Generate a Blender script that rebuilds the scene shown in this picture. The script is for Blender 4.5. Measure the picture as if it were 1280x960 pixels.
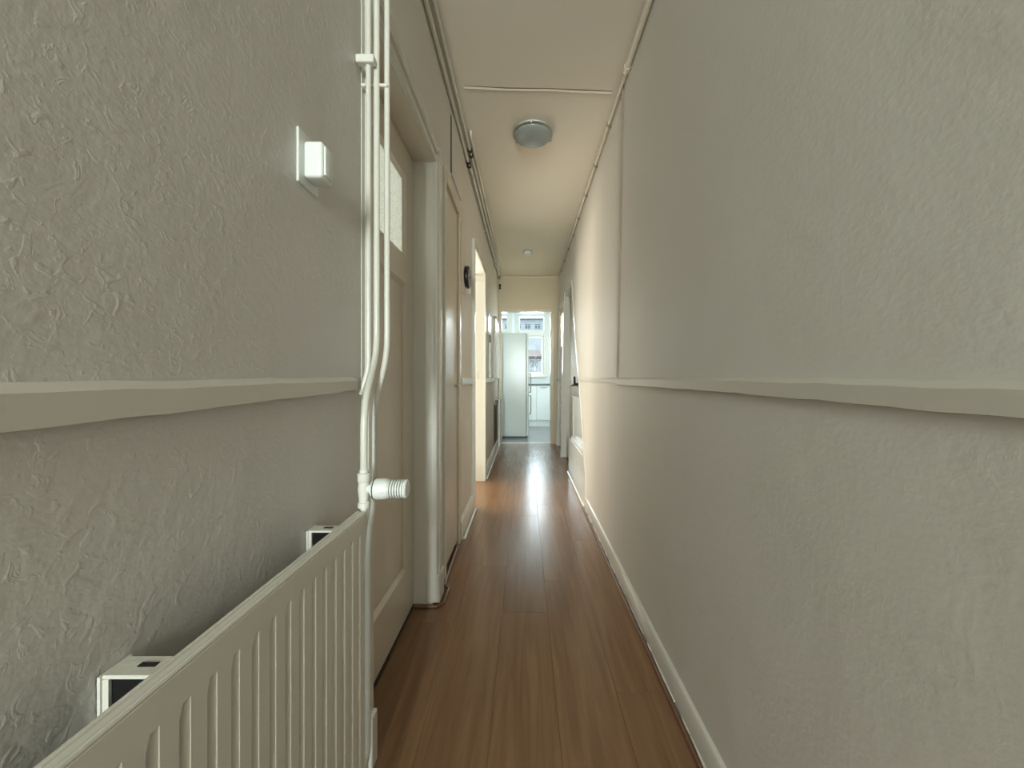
import bpy, bmesh, math, random
from mathutils import Vector, Matrix

for o in list(bpy.data.objects):
    bpy.data.objects.remove(o, do_unlink=True)
S = bpy.context.scene
COL = S.collection
R = math.radians
random.seed(4)

# ------------------------------------------------------------------ camera
HC = 1.03                                   # eye height, level with the dado rails
cam = bpy.data.cameras.new('camera')
cam.sensor_width = 36.0
cam.sensor_fit = 'HORIZONTAL'
cam.lens = 480 / 1280 * 36.0
cam.shift_x = -16 / 1280
cam.shift_y = -7 / 1280
cam.clip_start = 0.02
cam.clip_end = 300
camo = bpy.data.objects.new('camera', cam)
camo.location = (0, 0, HC)
camo.rotation_euler = (R(90), 0, 0)
COL.objects.link(camo)
S.camera = camo

# ------------------------------------------------------------------ world, light, exposure
W = bpy.data.worlds.new('overcast_sky')
S.world = W
W.use_nodes = True
bg = W.node_tree.nodes['Background']
bg.inputs['Color'].default_value = (0.80, 0.92, 1.0, 1)
bg.inputs['Strength'].default_value = 0.88

S.view_settings.view_transform = 'Standard'
S.view_settings.look = 'None'
S.view_settings.gamma = 1.0
S.view_settings.use_curve_mapping = False
S.view_settings.exposure = 0.80

def area(name, loc, rot, sx, sy, power, color):
    l = bpy.data.lights.new(name, 'AREA')
    l.shape = 'RECTANGLE'
    l.size, l.size_y = sx, sy
    l.energy = power
    l.color = color
    o = bpy.data.objects.new(name, l)
    o.location = loc
    o.rotation_euler = rot
    COL.objects.link(o)
    return o

# daylight for the rooms around the hall, plus a few added fill lamps
area('daylight_kitchen_window', (0.16, 9.02, 1.80), (R(-90), 0, 0), 0.62, 1.35, 26, (0.86, 0.96, 1.0))
area('daylight_kitchen_second_window', (-0.72, 9.02, 1.80), (R(-90), 0, 0), 0.62, 1.35, 26, (0.86, 0.96, 1.0))
area('kitchen_side_fill', (1.47, 7.35, 1.65), (0, R(90), 0), 1.3, 1.5, 15, (0.88, 0.97, 1.0))  # unseen lamp added on the side wall to brighten kitchen and far hall
area('back_fill_light', (-0.21, -4.25, 1.60), (R(90), 0, 0), 0.26, 1.60, 165, (0.95, 0.99, 0.97))  # unseen lamp added behind the camera to light the near hall
area('daylight_side_room', (-1.75, 4.57, 1.10), (R(-90), 0, 0), 1.3, 1.2, 30, (1.0, 0.89, 0.76))
area('daylight_side_room_west', (-2.57, 3.75, 1.10), (0, R(-90), 0), 1.2, 1.2, 27, (1.0, 0.89, 0.76))
area('daylight_front_room', (-2.45, 1.2, 1.6), (0, R(-90), 0), 1.3, 1.2, 11, (1.0, 0.98, 0.93))

area('end_room_fill', (1.95, 5.5, 1.7), (0, R(90), 0), 1.4, 0.7, 60, (1.0, 0.95, 0.86))  # lamp added behind the far door's pane to brighten the hall end

# ------------------------------------------------------------------ materials
def mat(name, color, rough=0.5, metal=0.0, spec=0.5, bump=None, vary=None, coat=0.0):
    """bump: list of (kind, scale, strength, distance); vary: (scale, amount, colour2)."""
    m = bpy.data.materials.new(name)
    m.use_nodes = True
    nt = m.node_tree
    p = nt.nodes['Principled BSDF']
    p.inputs['Base Color'].default_value = (*color, 1)
    p.inputs['Roughness'].default_value = rough
    p.inputs['Metallic'].default_value = metal
    p.inputs['Specular IOR Level'].default_value = spec
    p.inputs['Coat Weight'].default_value = coat
    p.inputs['Coat Roughness'].default_value = 0.12
    tc = None
    if bump or vary:
        tc = nt.nodes.new('ShaderNodeTexCoord')
    if vary:
        sc, amt, c2 = vary
        n = nt.nodes.new('ShaderNodeTexNoise')
        n.inputs['Scale'].default_value = sc
        n.inputs['Detail'].default_value = 5
        nt.links.new(tc.outputs['Object'], n.inputs['Vector'])
        r = nt.nodes.new('ShaderNodeMapRange')
        r.inputs['From Min'].default_value = 0.42
        r.inputs['From Max'].default_value = 0.72
        r.inputs['To Max'].default_value = amt
        nt.links.new(n.outputs['Fac'], r.inputs['Value'])
        mx = nt.nodes.new('ShaderNodeMix')
        mx.data_type = 'RGBA'
        mx.inputs[6].default_value = (*color, 1)
        mx.inputs[7].default_value = (*c2, 1)
        nt.links.new(r.outputs['Result'], mx.inputs[0])
        nt.links.new(mx.outputs[2], p.inputs['Base Color'])
    if bump:
        last = None
        for kind, sc, st, dist in bump:
            b = nt.nodes.new('ShaderNodeBump')
            b.inputs['Strength'].default_value = st
            b.inputs['Distance'].default_value = dist
            if kind == 'noise':
                n = nt.nodes.new('ShaderNodeTexNoise')
                n.inputs['Scale'].default_value = sc
                n.inputs['Detail'].default_value = 4
                nt.links.new(tc.outputs['Object'], n.inputs['Vector'])
                nt.links.new(n.outputs['Fac'], b.inputs['Height'])
            else:                         # trowel flecks: thin ridges where a warped noise crosses a level
                n = nt.nodes.new('ShaderNodeTexNoise')
                n.inputs['Scale'].default_value = sc
                n.inputs['Detail'].default_value = 3
                n.inputs['Distortion'].default_value = 1.2
                nt.links.new(tc.outputs['Object'], n.inputs['Vector'])
                r = nt.nodes.new('ShaderNodeMapRange')
                r.interpolation_type = 'SMOOTHSTEP'
                r.inputs['From Min'].default_value = 0.56
                r.inputs['From Max'].default_value = 0.66
                nt.links.new(n.outputs['Fac'], r.inputs['Value'])
                nt.links.new(r.outputs['Result'], b.inputs['Height'])
            if last:
                nt.links.new(last.outputs['Normal'], b.inputs['Normal'])
            last = b
        nt.links.new(last.outputs['Normal'], p.inputs['Normal'])
    return m

M = {}
M['plaster_rough'] = mat('rough_trowelled_plaster', (0.625, 0.597, 0.55), 0.42, spec=0.4,
    bump=[('noise', 120, 0.18, 0.003), ('fleck', 55, 0.24, 0.002), ('fleck', 19, 0.07, 0.003), ('noise', 6, 0.2, 0.015)],
    vary=(2.0, 0.25, (0.56, 0.53, 0.475)))
M['plaster_smooth'] = mat('painted_plaster', (0.68, 0.65, 0.585), 0.58, spec=0.25,
    bump=[('noise', 95, 0.15, 0.003), ('fleck', 30, 0.05, 0.002), ('noise', 4, 0.2, 0.02)],
    vary=(2.2, 0.3, (0.66, 0.605, 0.53)))
M['plaster_end'] = mat('cream_plaster', (0.56, 0.465, 0.315), 0.45, bump=[('noise', 70, 0.15, 0.003)])
M['ceiling'] = mat('ceiling_paint', (0.80, 0.73, 0.61), 0.55,
    bump=[('noise', 60, 0.15, 0.003), ('noise', 3, 0.2, 0.02)], vary=(1.6, 0.3, (0.75, 0.67, 0.54)))
M['gloss'] = mat('gloss_cream_paint', (0.66, 0.635, 0.56), 0.17, bump=[('noise', 40, 0.12, 0.003)])
M['gloss_tan'] = mat('gloss_beige_paint', (0.62, 0.53, 0.39), 0.22, bump=[('noise', 40, 0.12, 0.003)])
M['dado'] = mat('dado_paint', (0.62, 0.59, 0.51), 0.38, bump=[('noise', 40, 0.12, 0.003)])
M['door_paint'] = mat('door_paint', (0.66, 0.59, 0.48), 0.25, bump=[('noise', 30, 0.1, 0.003)])
M['white_gloss'] = mat('white_gloss_paint', (0.72, 0.70, 0.63), 0.16, bump=[('noise', 60, 0.15, 0.003)])
M['pipe'] = mat('painted_pipe', (0.65, 0.63, 0.55), 0.22, bump=[('noise', 90, 0.3, 0.003)])
M['pipe_cream'] = mat('cream_painted_pipe', (0.74, 0.68, 0.55), 0.25, bump=[('noise', 90, 0.3, 0.003)])
M['radiator'] = mat('radiator_enamel', (0.66, 0.63, 0.55), 0.24)
M['grime'] = mat('dark_grime', (0.035, 0.026, 0.018), 0.8)
M['clip_and_shade'] = mat('clip_and_shade_tan', (0.30, 0.24, 0.17), 0.7)  # dark tan of the pipe clips, also shade painted on the bead edge
M['black'] = mat('black_plastic', (0.008, 0.008, 0.008), 0.3)
M['white_plastic'] = mat('white_plastic', (0.74, 0.76, 0.71), 0.3)
M['grey_plastic'] = mat('grey_plastic', (0.30, 0.29, 0.27), 0.4)
M['metal'] = mat('brushed_metal', (0.45, 0.44, 0.40), 0.3, metal=1.0)
M['chrome'] = mat('chrome', (0.7, 0.7, 0.7), 0.12, metal=1.0)
M['lampglass'] = mat('frosted_lamp_glass', (0.30, 0.33, 0.31), 0.35)
M['fridge'] = mat('fridge_enamel', (0.55, 0.61, 0.57), 0.22)
M['cabinet'] = mat('white_laminate', (0.80, 0.83, 0.80), 0.3)
M['counter'] = mat('grey_worktop', (0.10, 0.11, 0.11), 0.35)
M['kitchen_wall'] = mat('kitchen_white', (0.78, 0.82, 0.81), 0.5)
M['kitchen_floor'] = mat('grey_vinyl', (0.24, 0.25, 0.25), 0.28, vary=(6, 0.5, (0.3, 0.31, 0.31)))
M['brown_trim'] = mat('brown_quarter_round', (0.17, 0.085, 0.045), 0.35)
M['caulk'] = mat('old_caulk', (0.72, 0.68, 0.60), 0.5)
M['facade'] = mat('white_render', (0.86, 0.88, 0.90), 0.7)
M['rooftile'] = mat('red_roof_tiles', (0.55, 0.42, 0.40), 0.7, vary=(3, 0.6, (0.45, 0.38, 0.37)))
M['house_glass'] = mat('dark_window_glass', (0.22, 0.26, 0.28), 0.1)
M['ground'] = mat('asphalt', (0.2, 0.2, 0.2), 0.8)

def glass_clear():
    m = bpy.data.materials.new('clear_glass')
    m.use_nodes = True
    nt = m.node_tree
    nt.nodes.remove(nt.nodes['Principled BSDF'])
    out = nt.nodes['Material Output']
    t = nt.nodes.new('ShaderNodeBsdfTransparent')
    t.inputs['Color'].default_value = (0.93, 0.97, 0.98, 1)
    g = nt.nodes.new('ShaderNodeBsdfGlossy')
    g.inputs['Roughness'].default_value = 0.02
    x = nt.nodes.new('ShaderNodeMixShader')
    x.inputs[0].default_value = 0.06
    nt.links.new(t.outputs[0], x.inputs[1])
    nt.links.new(g.outputs[0], x.inputs[2])
    nt.links.new(x.outputs[0], out.inputs[0])
    return m

def glass_frosted():
    m = bpy.data.materials.new('pebbled_frosted_glass')
    m.use_nodes = True
    nt = m.node_tree
    nt.nodes.remove(nt.nodes['Principled BSDF'])
    out = nt.nodes['Material Output']
    tc = nt.nodes.new('ShaderNodeTexCoord')
    v = nt.nodes.new('ShaderNodeTexVoronoi')
    v.inputs['Scale'].default_value = 110
    nt.links.new(tc.outputs['Object'], v.inputs['Vector'])
    b = nt.nodes.new('ShaderNodeBump')
    b.inputs['Strength'].default_value = 0.8
    b.inputs['Distance'].default_value = 0.004
    nt.links.new(v.outputs['Distance'], b.inputs['Height'])
    t = nt.nodes.new('ShaderNodeBsdfTranslucent')
    t.inputs['Color'].default_value = (0.9, 0.92, 0.86, 1)
    g = nt.nodes.new('ShaderNodeBsdfGlossy')
    g.inputs['Roughness'].default_value = 0.15
    x = nt.nodes.new('ShaderNodeMixShader')
    x.inputs[0].default_value = 0.10
    cr = nt.nodes.new('ShaderNodeValToRGB')
    cr.color_ramp.elements[0].color = (0.62, 0.64, 0.58, 1)
    cr.color_ramp.elements[1].color = (0.93, 0.94, 0.88, 1)
    cr.color_ramp.elements[1].position = 0.55
    nt.links.new(v.outputs['Distance'], cr.inputs['Fac'])
    nt.links.new(cr.outputs['Color'], t.inputs['Color'])
    nt.links.new(b.outputs[0], t.inputs['Normal'])
    nt.links.new(b.outputs[0], g.inputs['Normal'])
    nt.links.new(t.outputs[0], x.inputs[1])
    nt.links.new(g.outputs[0], x.inputs[2])
    nt.links.new(x.outputs[0], out.inputs[0])
    return m

def laminate():
    m = bpy.data.materials.new('oak_laminate')
    m.use_nodes = True
    nt = m.node_tree
    p = nt.nodes['Principled BSDF']
    tc = nt.nodes.new('ShaderNodeTexCoord')
    oi = nt.nodes.new('ShaderNodeObjectInfo')
    add = nt.nodes.new('ShaderNodeVectorMath')
    add.operation = 'MULTIPLY_ADD'
    add.inputs[1].default_value = (1, 1, 1)
    sc = nt.nodes.new('ShaderNodeVectorMath')
    sc.operation = 'SCALE'
    sc.inputs[0].default_value = (13.0, 7.0, 3.0)
    nt.links.new(oi.outputs['Random'], sc.inputs['Scale'])
    nt.links.new(tc.outputs['Object'], add.inputs[0])
    nt.links.new(sc.outputs[0], add.inputs[2])
    mp = nt.nodes.new('ShaderNodeMapping')
    mp.inputs['Scale'].default_value = (38, 2.2, 1)
    nt.links.new(add.outputs[0], mp.inputs['Vector'])
    n = nt.nodes.new('ShaderNodeTexNoise')
    n.inputs['Scale'].default_value = 1.0
    n.inputs['Detail'].default_value = 6
    n.inputs['Distortion'].default_value = 0.6
    nt.links.new(mp.outputs[0], n.inputs['Vector'])
    r = nt.nodes.new('ShaderNodeValToRGB')
    e = r.color_ramp.elements
    e[0].position = 0.30
    e[0].color = (0.185, 0.094, 0.043, 1)
    e[1].position = 0.72
    e[1].color = (0.262, 0.145, 0.071, 1)
    nt.links.new(n.outputs['Fac'], r.inputs['Fac'])
    hs = nt.nodes.new('ShaderNodeHueSaturation')
    mr = nt.nodes.new('ShaderNodeMapRange')
    mr.inputs['To Min'].default_value = 0.93
    mr.inputs['To Max'].default_value = 1.06
    nt.links.new(oi.outputs['Random'], mr.inputs['Value'])
    nt.links.new(mr.outputs[0], hs.inputs['Value'])
    nt.links.new(r.outputs['Color'], hs.inputs['Color'])
    nt.links.new(hs.outputs[0], p.inputs['Base Color'])
    n2 = nt.nodes.new('ShaderNodeTexNoise')
    n2.inputs['Scale'].default_value = 5
    n2.inputs['Detail'].default_value = 4
    nt.links.new(add.outputs[0], n2.inputs['Vector'])
    r2 = nt.nodes.new('ShaderNodeMapRange')
    r2.inputs['To Min'].default_value = 0.19
    r2.inputs['To Max'].default_value = 0.30
    nt.links.new(n2.outputs['Fac'], r2.inputs['Value'])
    nt.links.new(r2.outputs[0], p.inputs['Roughness'])
    return m

M['glass'] = glass_clear()
M['frosted'] = glass_frosted()
M['laminate'] = laminate()

# ------------------------------------------------------------------ mesh helpers
ORIGIN = {}

def nb():
    return bmesh.new()

def box(bm, x0, x1, y0, y1, z0, z1, bev=0.0, seg=2):
    vs = [bm.verts.new((x, y, z)) for x in (x0, x1) for y in (y0, y1) for z in (z0, z1)]
    f = [(0, 1, 3, 2), (4, 6, 7, 5), (0, 4, 5, 1), (2, 3, 7, 6), (0, 2, 6, 4), (1, 5, 7, 3)]
    fs = [bm.faces.new([vs[i] for i in q]) for q in f]
    if bev > 0:
        es = list({e for q in fs for e in q.edges})
        bmesh.ops.bevel(bm, geom=es, offset=bev, segments=seg, affect='EDGES', profile=0.5)
    return bm

def loft(bm, loops, cap=True, closed=False):
    """loops: lists of points of equal length, each a closed ring."""
    rings = [[bm.verts.new(p) for p in L] for L in loops]
    n = len(rings[0])
    m = len(rings)
    for i in range(m if closed else m - 1):
        a, b = rings[i], rings[(i + 1) % m]
        for j in range(n):
            bm.faces.new((a[j], a[(j + 1) % n], b[(j + 1) % n], b[j]))
    if cap and not closed:
        bm.faces.new(rings[0][::-1])
        bm.faces.new(rings[-1])
    return bm

def rounded(pts, rad=0.03, k=5):
    """polyline with rounded corners"""
    P = [Vector(p) for p in pts]
    out = [P[0]]
    for i in range(1, len(P) - 1):
        a, b, c = P[i - 1], P[i], P[i + 1]
        r = min(rad, (a - b).length * .45, (c - b).length * .45)
        s = b + (a - b).normalized() * r
        e = b + (c - b).normalized() * r
        for t in range(k + 1):
            u = t / k
            out.append((1 - u) ** 2 * s + 2 * u * (1 - u) * b + u * u * e)
    out.append(P[-1])
    return out

def tube(bm, pts, r, seg=10):
    P = [Vector(p) for p in pts]
    loops = []
    up = None
    for i, p in enumerate(P):
        if i == 0:
            t = P[1] - P[0]
        elif i == len(P) - 1:
            t = P[-1] - P[-2]
        else:
            t = (P[i + 1] - P[i]).normalized() + (P[i] - P[i - 1]).normalized()
        t.normalize()
        if up is None:
            up = Vector((0, 0, 1)) if abs(t.z) < .9 else Vector((1, 0, 0))
        u = (up - t * up.dot(t)).normalized()
        v = t.cross(u)
        up = u
        rr = r[i] if isinstance(r, (list, tuple)) else r
        loops.append([p + (u * math.cos(2 * math.pi * j / seg) + v * math.sin(2 * math.pi * j / seg)) * rr for j in range(seg)])
    return loft(bm, loops)

def lathe(bm, prof, base, axis, seg=28):
    """prof: (distance along axis, radius)"""
    a = Vector(axis).normalized()
    u = a.orthogonal().normalized()
    v = a.cross(u)
    base = Vector(base)
    loops = []
    for h, r in prof:
        loops.append([base + a * h + (u * math.cos(2 * math.pi * j / seg) + v * math.sin(2 * math.pi * j / seg)) * max(r, 1e-4) for j in range(seg)])
    return loft(bm, loops)

def prism_x(bm, poly, x0, x1):
    """poly of (y, z); x0/x1 numbers or functions of z"""
    f0 = x0 if callable(x0) else (lambda z: x0)
    f1 = x1 if callable(x1) else (lambda z: x1)
    return loft(bm, [[(f0(z), y, z) for y, z in poly], [(f1(z), y, z) for y, z in poly]])

def link(name, bm, material, parent=None, smooth=False, angle=35):
    bmesh.ops.recalc_face_normals(bm, faces=bm.faces)
    if parent is not None:
        bmesh.ops.translate(bm, verts=bm.verts, vec=-ORIGIN[parent.name])
    me = bpy.data.meshes.new(name)
    bm.to_mesh(me)
    bm.free()
    me.materials.append(M[material])
    if smooth:
        for p in me.polygons:
            p.use_smooth = True
        me.set_sharp_from_angle(angle=R(angle))
    o = bpy.data.objects.new(name, me)
    COL.objects.link(o)
    if parent is not None:
        o.parent = parent
        ORIGIN[o.name] = ORIGIN[parent.name].copy()
    else:
        ORIGIN[o.name] = Vector((0, 0, 0))
    return o

def tag(o, label, cat, group=None, kind=None):
    o['label'] = label
    o['category'] = cat
    if group:
        o['group'] = group
    if kind:
        o['kind'] = kind
    return o

def thing(name, loc, label, cat, group=None, kind=None):
    o = bpy.data.objects.new(name, None)
    o.location = loc
    o.empty_display_size = 0.05
    COL.objects.link(o)
    ORIGIN[o.name] = Vector(loc)
    return tag(o, label, cat, group, kind)

def struct(name, bm, material, label, cat, smooth=False):
    return tag(link(name, bm, material, None, smooth), label, cat, kind='structure')

# ------------------------------------------------------------------ the hall shell
XL = -0.42                                   # left wall face
CH = 2.64                                    # ceiling height
Y0, Y1 = -4.0, 6.03                          # hall behind the camera to the kitchen wall
LB = -0.54                                   # back of the left wall
def xr(z):                                   # the old right wall leans outwards a little
    return 0.487 + 0.02 * z
def xrb(z):
    return xr(z) + 0.10
SL = [(0.0, 3.04), (0.26, 3.11), (0.57, 3.28), (1.03, 3.58), (2.13, 4.33)]   # slanted edge under the stairs (z, y)
def slant(z):
    for (z0, a), (z1, b) in zip(SL, SL[1:]):
        if z <= z1:
            return a + (b - a) * (z - z0) / (z1 - z0)
    return SL[-1][1]

D1 = (1.04, 1.74, 2.01)                       # left openings: y0, y1, head height
D2 = (1.97, 2.38, 2.05)
D3 = (3.08, 3.85, 2.075)
D6 = (5.17, 5.90, 2.07)                       # far right opening

# floor with laminate planks
bm = nb()
box(bm, -0.62, 0.66, Y0 - .1, Y1 + .09, -0.10, -0.012)
floor = struct('floor', bm, 'grime', 'brown wood-look laminate floor running down the hall', 'floor')
rows = [(-0.62, -0.3, 1.62), (-0.3, -0.1, 2.11), (-0.1, 0.1, 2.87), (0.1, 0.3, 1.955), (0.3, 0.66, 2.44)]
PL = 1.18
shared = {}
for a, b, e in rows:
    y = e - PL * math.ceil((e - Y0) / PL)
    while y < Y1 + .085:
        s, t = max(y, Y0), min(y + PL, Y1 + .085)
        y += PL
        if t - s < .03:
            continue
        key = (round(b - a, 3), round(t - s, 3))
        w, l = b - a, t - s
        if key not in shared:
            bm = nb()
            box(bm, -w / 2 + .0002, w / 2 - .0002, -l / 2 + .0002, l / 2 - .0002, -0.012, 0, .0007, 1)
            o = link('plank', bm, 'laminate', floor)
            shared[key] = o.data
        else:
            o = bpy.data.objects.new('plank', shared[key])
            COL.objects.link(o)
            o.parent = floor
        o.location = ((a + b) / 2, (s + t) / 2, 0)

# ceiling
bm = nb()
box(bm, -0.62, 0.72, Y0 - .1, Y1 + .1, CH, CH + .1)
struct('ceiling', bm, 'ceiling', 'cream painted hall ceiling with patched plaster', 'ceiling')
bm = nb()
tube(bm, [(-0.335, 2.125, CH + .009), (-.1, 2.14, CH + .008), (.15, 2.145, CH + .009), (.3, 2.155, CH + .008), (.49, 2.165, CH + .009)], .014, 8)
bat = struct('trim_1', bm, 'ceiling', 'thin painted batten crossing the ceiling before the round lamp', 'batten', True)
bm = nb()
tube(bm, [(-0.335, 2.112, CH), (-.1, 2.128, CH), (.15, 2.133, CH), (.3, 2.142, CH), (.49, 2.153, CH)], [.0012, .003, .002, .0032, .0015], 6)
link('joint_or_shade_strip', bm, 'brown_trim', bat, True)  # dark line painting crack and shade along the batten's near side

# left wall
bm = nb()
box(bm, LB, XL, Y0, .985, 0, CH)
struct('wall_left', bm, 'plaster_rough', 'rough trowelled grey-white wall behind the radiator', 'wall')
bm = nb()
for y0, y1, z0, z1 in [(.985, D1[1], D1[2] + .03, CH), (D1[1] + .02, D2[0] - .02, 0, CH), (D1[1], D1[1] + .02, D1[2] + .03, CH),
                       (D2[0] - .02, D2[1] + .02, D2[2] + .02, CH),
                       (D2[1] + .02, D3[0] - .02, 0, CH), (D3[0] - .02, D3[1] + .02, D3[2] + .02, CH), (D3[1] + .02, Y1, 0, CH)]:
    box(bm, LB, XL, y0, y1, z0, z1)
struct('wall_left_far', bm, 'plaster_smooth', 'cream left wall with the row of doors', 'wall')

# right wall
bm = nb()
poly = [(Y0, 0)] + [(y, z) for z, y in SL] + [(SL[-1][1], CH), (Y0, CH)]
loft(bm, [[(xr(z), y, z) for y, z in poly], [(xrb(z), y, z) for y, z in poly]])
prism_x(bm, [(SL[-1][1], 2.13), (5.03, 2.13), (5.03, CH), (SL[-1][1], CH)], xr, xrb)
prism_x(bm, [(5.09, 0), (D6[0], 0), (D6[0], D6[2]), (D6[1], D6[2]), (D6[1], 0), (Y1, 0), (Y1, CH), (5.03, CH), (5.03, 2.13), (5.09, 2.13)], xr, xrb)
struct('wall_right', bm, 'plaster_smooth', 'long bare cream wall ending in a slanted edge', 'wall')

# wall behind the camera, with a window added to let fill light in
bm = nb()
for x0, x1, z0, z1 in [(LB, -.38, 0, CH), (-.04, .66, 0, CH), (-.38, -.04, 2.40, CH), (-.38, -.04, 0, .7)]:
    box(bm, x0, x1, Y0 - .1, Y0, z0, z1)
struct('wall_back', bm, 'plaster_smooth', 'wall behind the viewer around an added window opening', 'wall')
w = thing('window_3', (-.21, Y0 - .05, .7), 'tall narrow added window letting fill light in behind the viewer', 'window', kind='structure')
bm = nb()
for x0, x1, z0, z1 in [(-.38, -.34, .7, 2.4), (-.08, -.04, .7, 2.4), (-.34, -.08, 2.36, 2.4), (-.34, -.08, .7, .74)]:
    box(bm, x0, x1, Y0 - .08, Y0 - .02, z0, z1, .004, 1)
link('window_frame', bm, 'white_gloss', w)
bm = nb()
box(bm, -.34, -.08, Y0 - .055, Y0 - .049, .74, 2.36)
link('pane', bm, 'glass', w)

# end wall with the kitchen doorway
KX0, KX1, KH = -0.364, 0.402, 2.07
bm = nb()
for x0, x1, z0, z1 in [(LB, KX0 - .002, 0, CH), (KX1 + .002, .66, 0, CH), (KX0 - .002, KX1 + .002, KH + .002, CH)]:
    box(bm, x0, x1, Y1, Y1 + .10, z0, z1)
struct('wall_end', bm, 'plaster_end', 'tan wall above and beside the kitchen doorway', 'wall')
d = thing('door_5', (0, Y1, 0), 'open beige doorway frame leading to the kitchen', 'doorway', kind='structure')
for nm, b in [('jamb', (XL + .012, KX0, 0, KH)), ('jamb', (KX1, KX1 + .055, 0, KH)), ('head', (XL + .012, KX1 + .055, KH, KH + .05))]:
    bm = nb()
    box(bm, b[0], b[1], Y1 - .018, Y1 + .104, b[2], b[3], .004, 1)
    link(nm, bm, 'gloss_tan', d)
bm = nb()
box(bm, KX0, KX1, Y1 + .082, Y1 + .11, -.012, .004)
link('threshold', bm, 'metal', d)

# ------------------------------------------------------------------ dado rails, baseboards, beads
def dado(name, label, mats, y0, y1, side, h0, h1, prot=.016):
    bm = nb()
    loops = []
    n = max(2, int((y1 - y0) / .06))
    for i in range(n + 1):
        t = i / n
        y = y0 + (y1 - y0) * t
        h = h1 + (h0 - h1) * min(1, max(0, (.93 - y) / .63))
        w = .0008 * math.sin(y * 23) + .0006 * math.sin(y * 51) - .0075 * min(1, max(0, (1.0 - y) / .7))
        zt, zb = HC + .001 + w, HC - h + w
        if side < 0:
            x = XL
            L = [(x - .004, y, zb), (x + prot, y, zb + .003), (x + prot, y, zt - .006), (x + prot * .5, y, zt), (x - .004, y, zt + .004)]
        else:
            x = xr(HC)
            L = [(x + .004, y, zb), (x - prot, y, zb + .003), (x - prot, y, zt - .006), (x - prot * .5, y, zt), (x + .004, y, zt + .004)]
        loops.append(L)
    loft(bm, loops)
    return struct(name, bm, mats, label, 'dado rail', True)

dado('trim_2', 'cream dado rail on the rough wall above the fluted radiator', 'dado', Y0, .93, -1, .038, .030)
dado('trim_3', 'cream dado rail along the long bare wall before the vertical bead', 'dado', Y0, 2.095, 1, .036, .036)
dado('trim_4', 'cream dado rail between the vertical bead and the slanted edge', 'dado', 2.11, 3.575, 1, .030, .028, .012)
dado('trim_5', 'short cream dado rail under the wall dial', 'gloss', D2[1] + .09, D3[0] - .07, -1, .045, .045, .018)
dado('trim_6', 'short cream dado rail under the thermostat', 'gloss', D3[1] + .08, 5.10, -1, .045, .045, .018)

def baseboard(name, label, y0, y1, side, h=.085, th=.014, m='gloss'):
    bm = nb()
    if side > 0:
        P = lambda y: [(xr(0) + .006, y, 0), (xr(0) - th, y, 0), (xr(0) - th, y, h - .012), (xr(0) - th + .006, y, h - .002), (xr(h) + .006, y, h + .003)]
    else:
        P = lambda y: [(XL - .003, y, 0), (XL + th, y, 0), (XL + th, y, h - .012), (XL + th - .006, y, h - .002), (XL - .003, y, h + .003)]
    n = max(1, int((y1 - y0) / .5))
    loft(bm, [P(y0 + (y1 - y0) * i / n) for i in range(n + 1)])
    return struct(name, bm, m, label, 'baseboard', True)

baseboard('baseboard_right', 'cream baseboard along the long bare wall', Y0, 3.03, 1)
baseboard('baseboard_left', 'short white baseboard under the wall dial between two doors', D2[1] + .075, D3[0] - .065, -1, .11, .022, 'white_gloss')
baseboard('baseboard_left_far', 'white baseboard by the far radiator', D3[1] + .075, Y1 - .02, -1, .10, .020, 'white_gloss')
baseboard('baseboard_left_near', 'cream baseboard behind the fluted radiator', Y0, .96, -1)

def qround(name, label, pts, m='brown_trim', r=.008):
    bm = nb()
    tube(bm, [(x, y, r * .75) for x, y in pts], r, 8)
    return struct(name, bm, m, label, 'floor trim', True)

qround('trim_7', 'thin brown floor bead along the baseboard of the bare wall', [(xr(0) - .024, -3.9), (xr(0) - .024, 3.03)], r=.007)
qround('trim_8', 'brown floor bead rounding the casing of the glazed door',
       [(-.50, D1[1] - .012), (-.395, D1[1] - .016), (-.372, D1[1] + .01), (-.370, 1.87), (-.40, 1.90), (-.412, D2[1] - .02)])
qround('trim_9', 'pale floor bead along the short baseboard under the dial', [(-.386, D2[1] + .08), (-.386, D3[0] - .07)], 'white_gloss', .010)
qround('trim_10', 'pale floor bead along the baseboard by the far radiator', [(-.388, D3[1] + .08), (-.388, Y1 - .02)], 'white_gloss', .010)
# crumbling caulk on top of the brown bead
bm = nb()
y = .2
while y < 3.0:
    l = random.uniform(.03, .22)
    r0 = random.uniform(.0015, .0032)
    tube(bm, [(xr(0) - .0155, y, .013), (xr(0) - .0165, y + l * .5, .0135), (xr(0) - .0155, y + l, .013)], [r0, r0 * 1.4, r0 * .6], 6)
    y += l + random.choice([.004, .01, .05])
o = struct('trim_11', bm, 'caulk', 'broken strip of white caulk along the right baseboard', 'caulk', True)

# vertical bead on the right wall
bm = nb()
loft(bm, [[(xr(z) + .004, 2.088, z), (xr(z) - .007, 2.092, z), (xr(z) - .009, 2.100, z), (xr(z) - .007, 2.108, z), (xr(z) + .004, 2.112, z)] for z in (HC + .002, 1.5, 2.1, CH - .002)])
bead = struct('trim_12', bm, 'plaster_smooth', 'vertical half-round bead dividing the long bare wall', 'bead', True)
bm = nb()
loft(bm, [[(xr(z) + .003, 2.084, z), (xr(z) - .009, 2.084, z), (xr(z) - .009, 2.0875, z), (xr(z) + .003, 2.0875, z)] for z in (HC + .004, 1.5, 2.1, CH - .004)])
link('shaded_edge', bm, 'clip_and_shade', bead)  # tan plate painting shade and dirt on the bead's near edge

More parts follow.
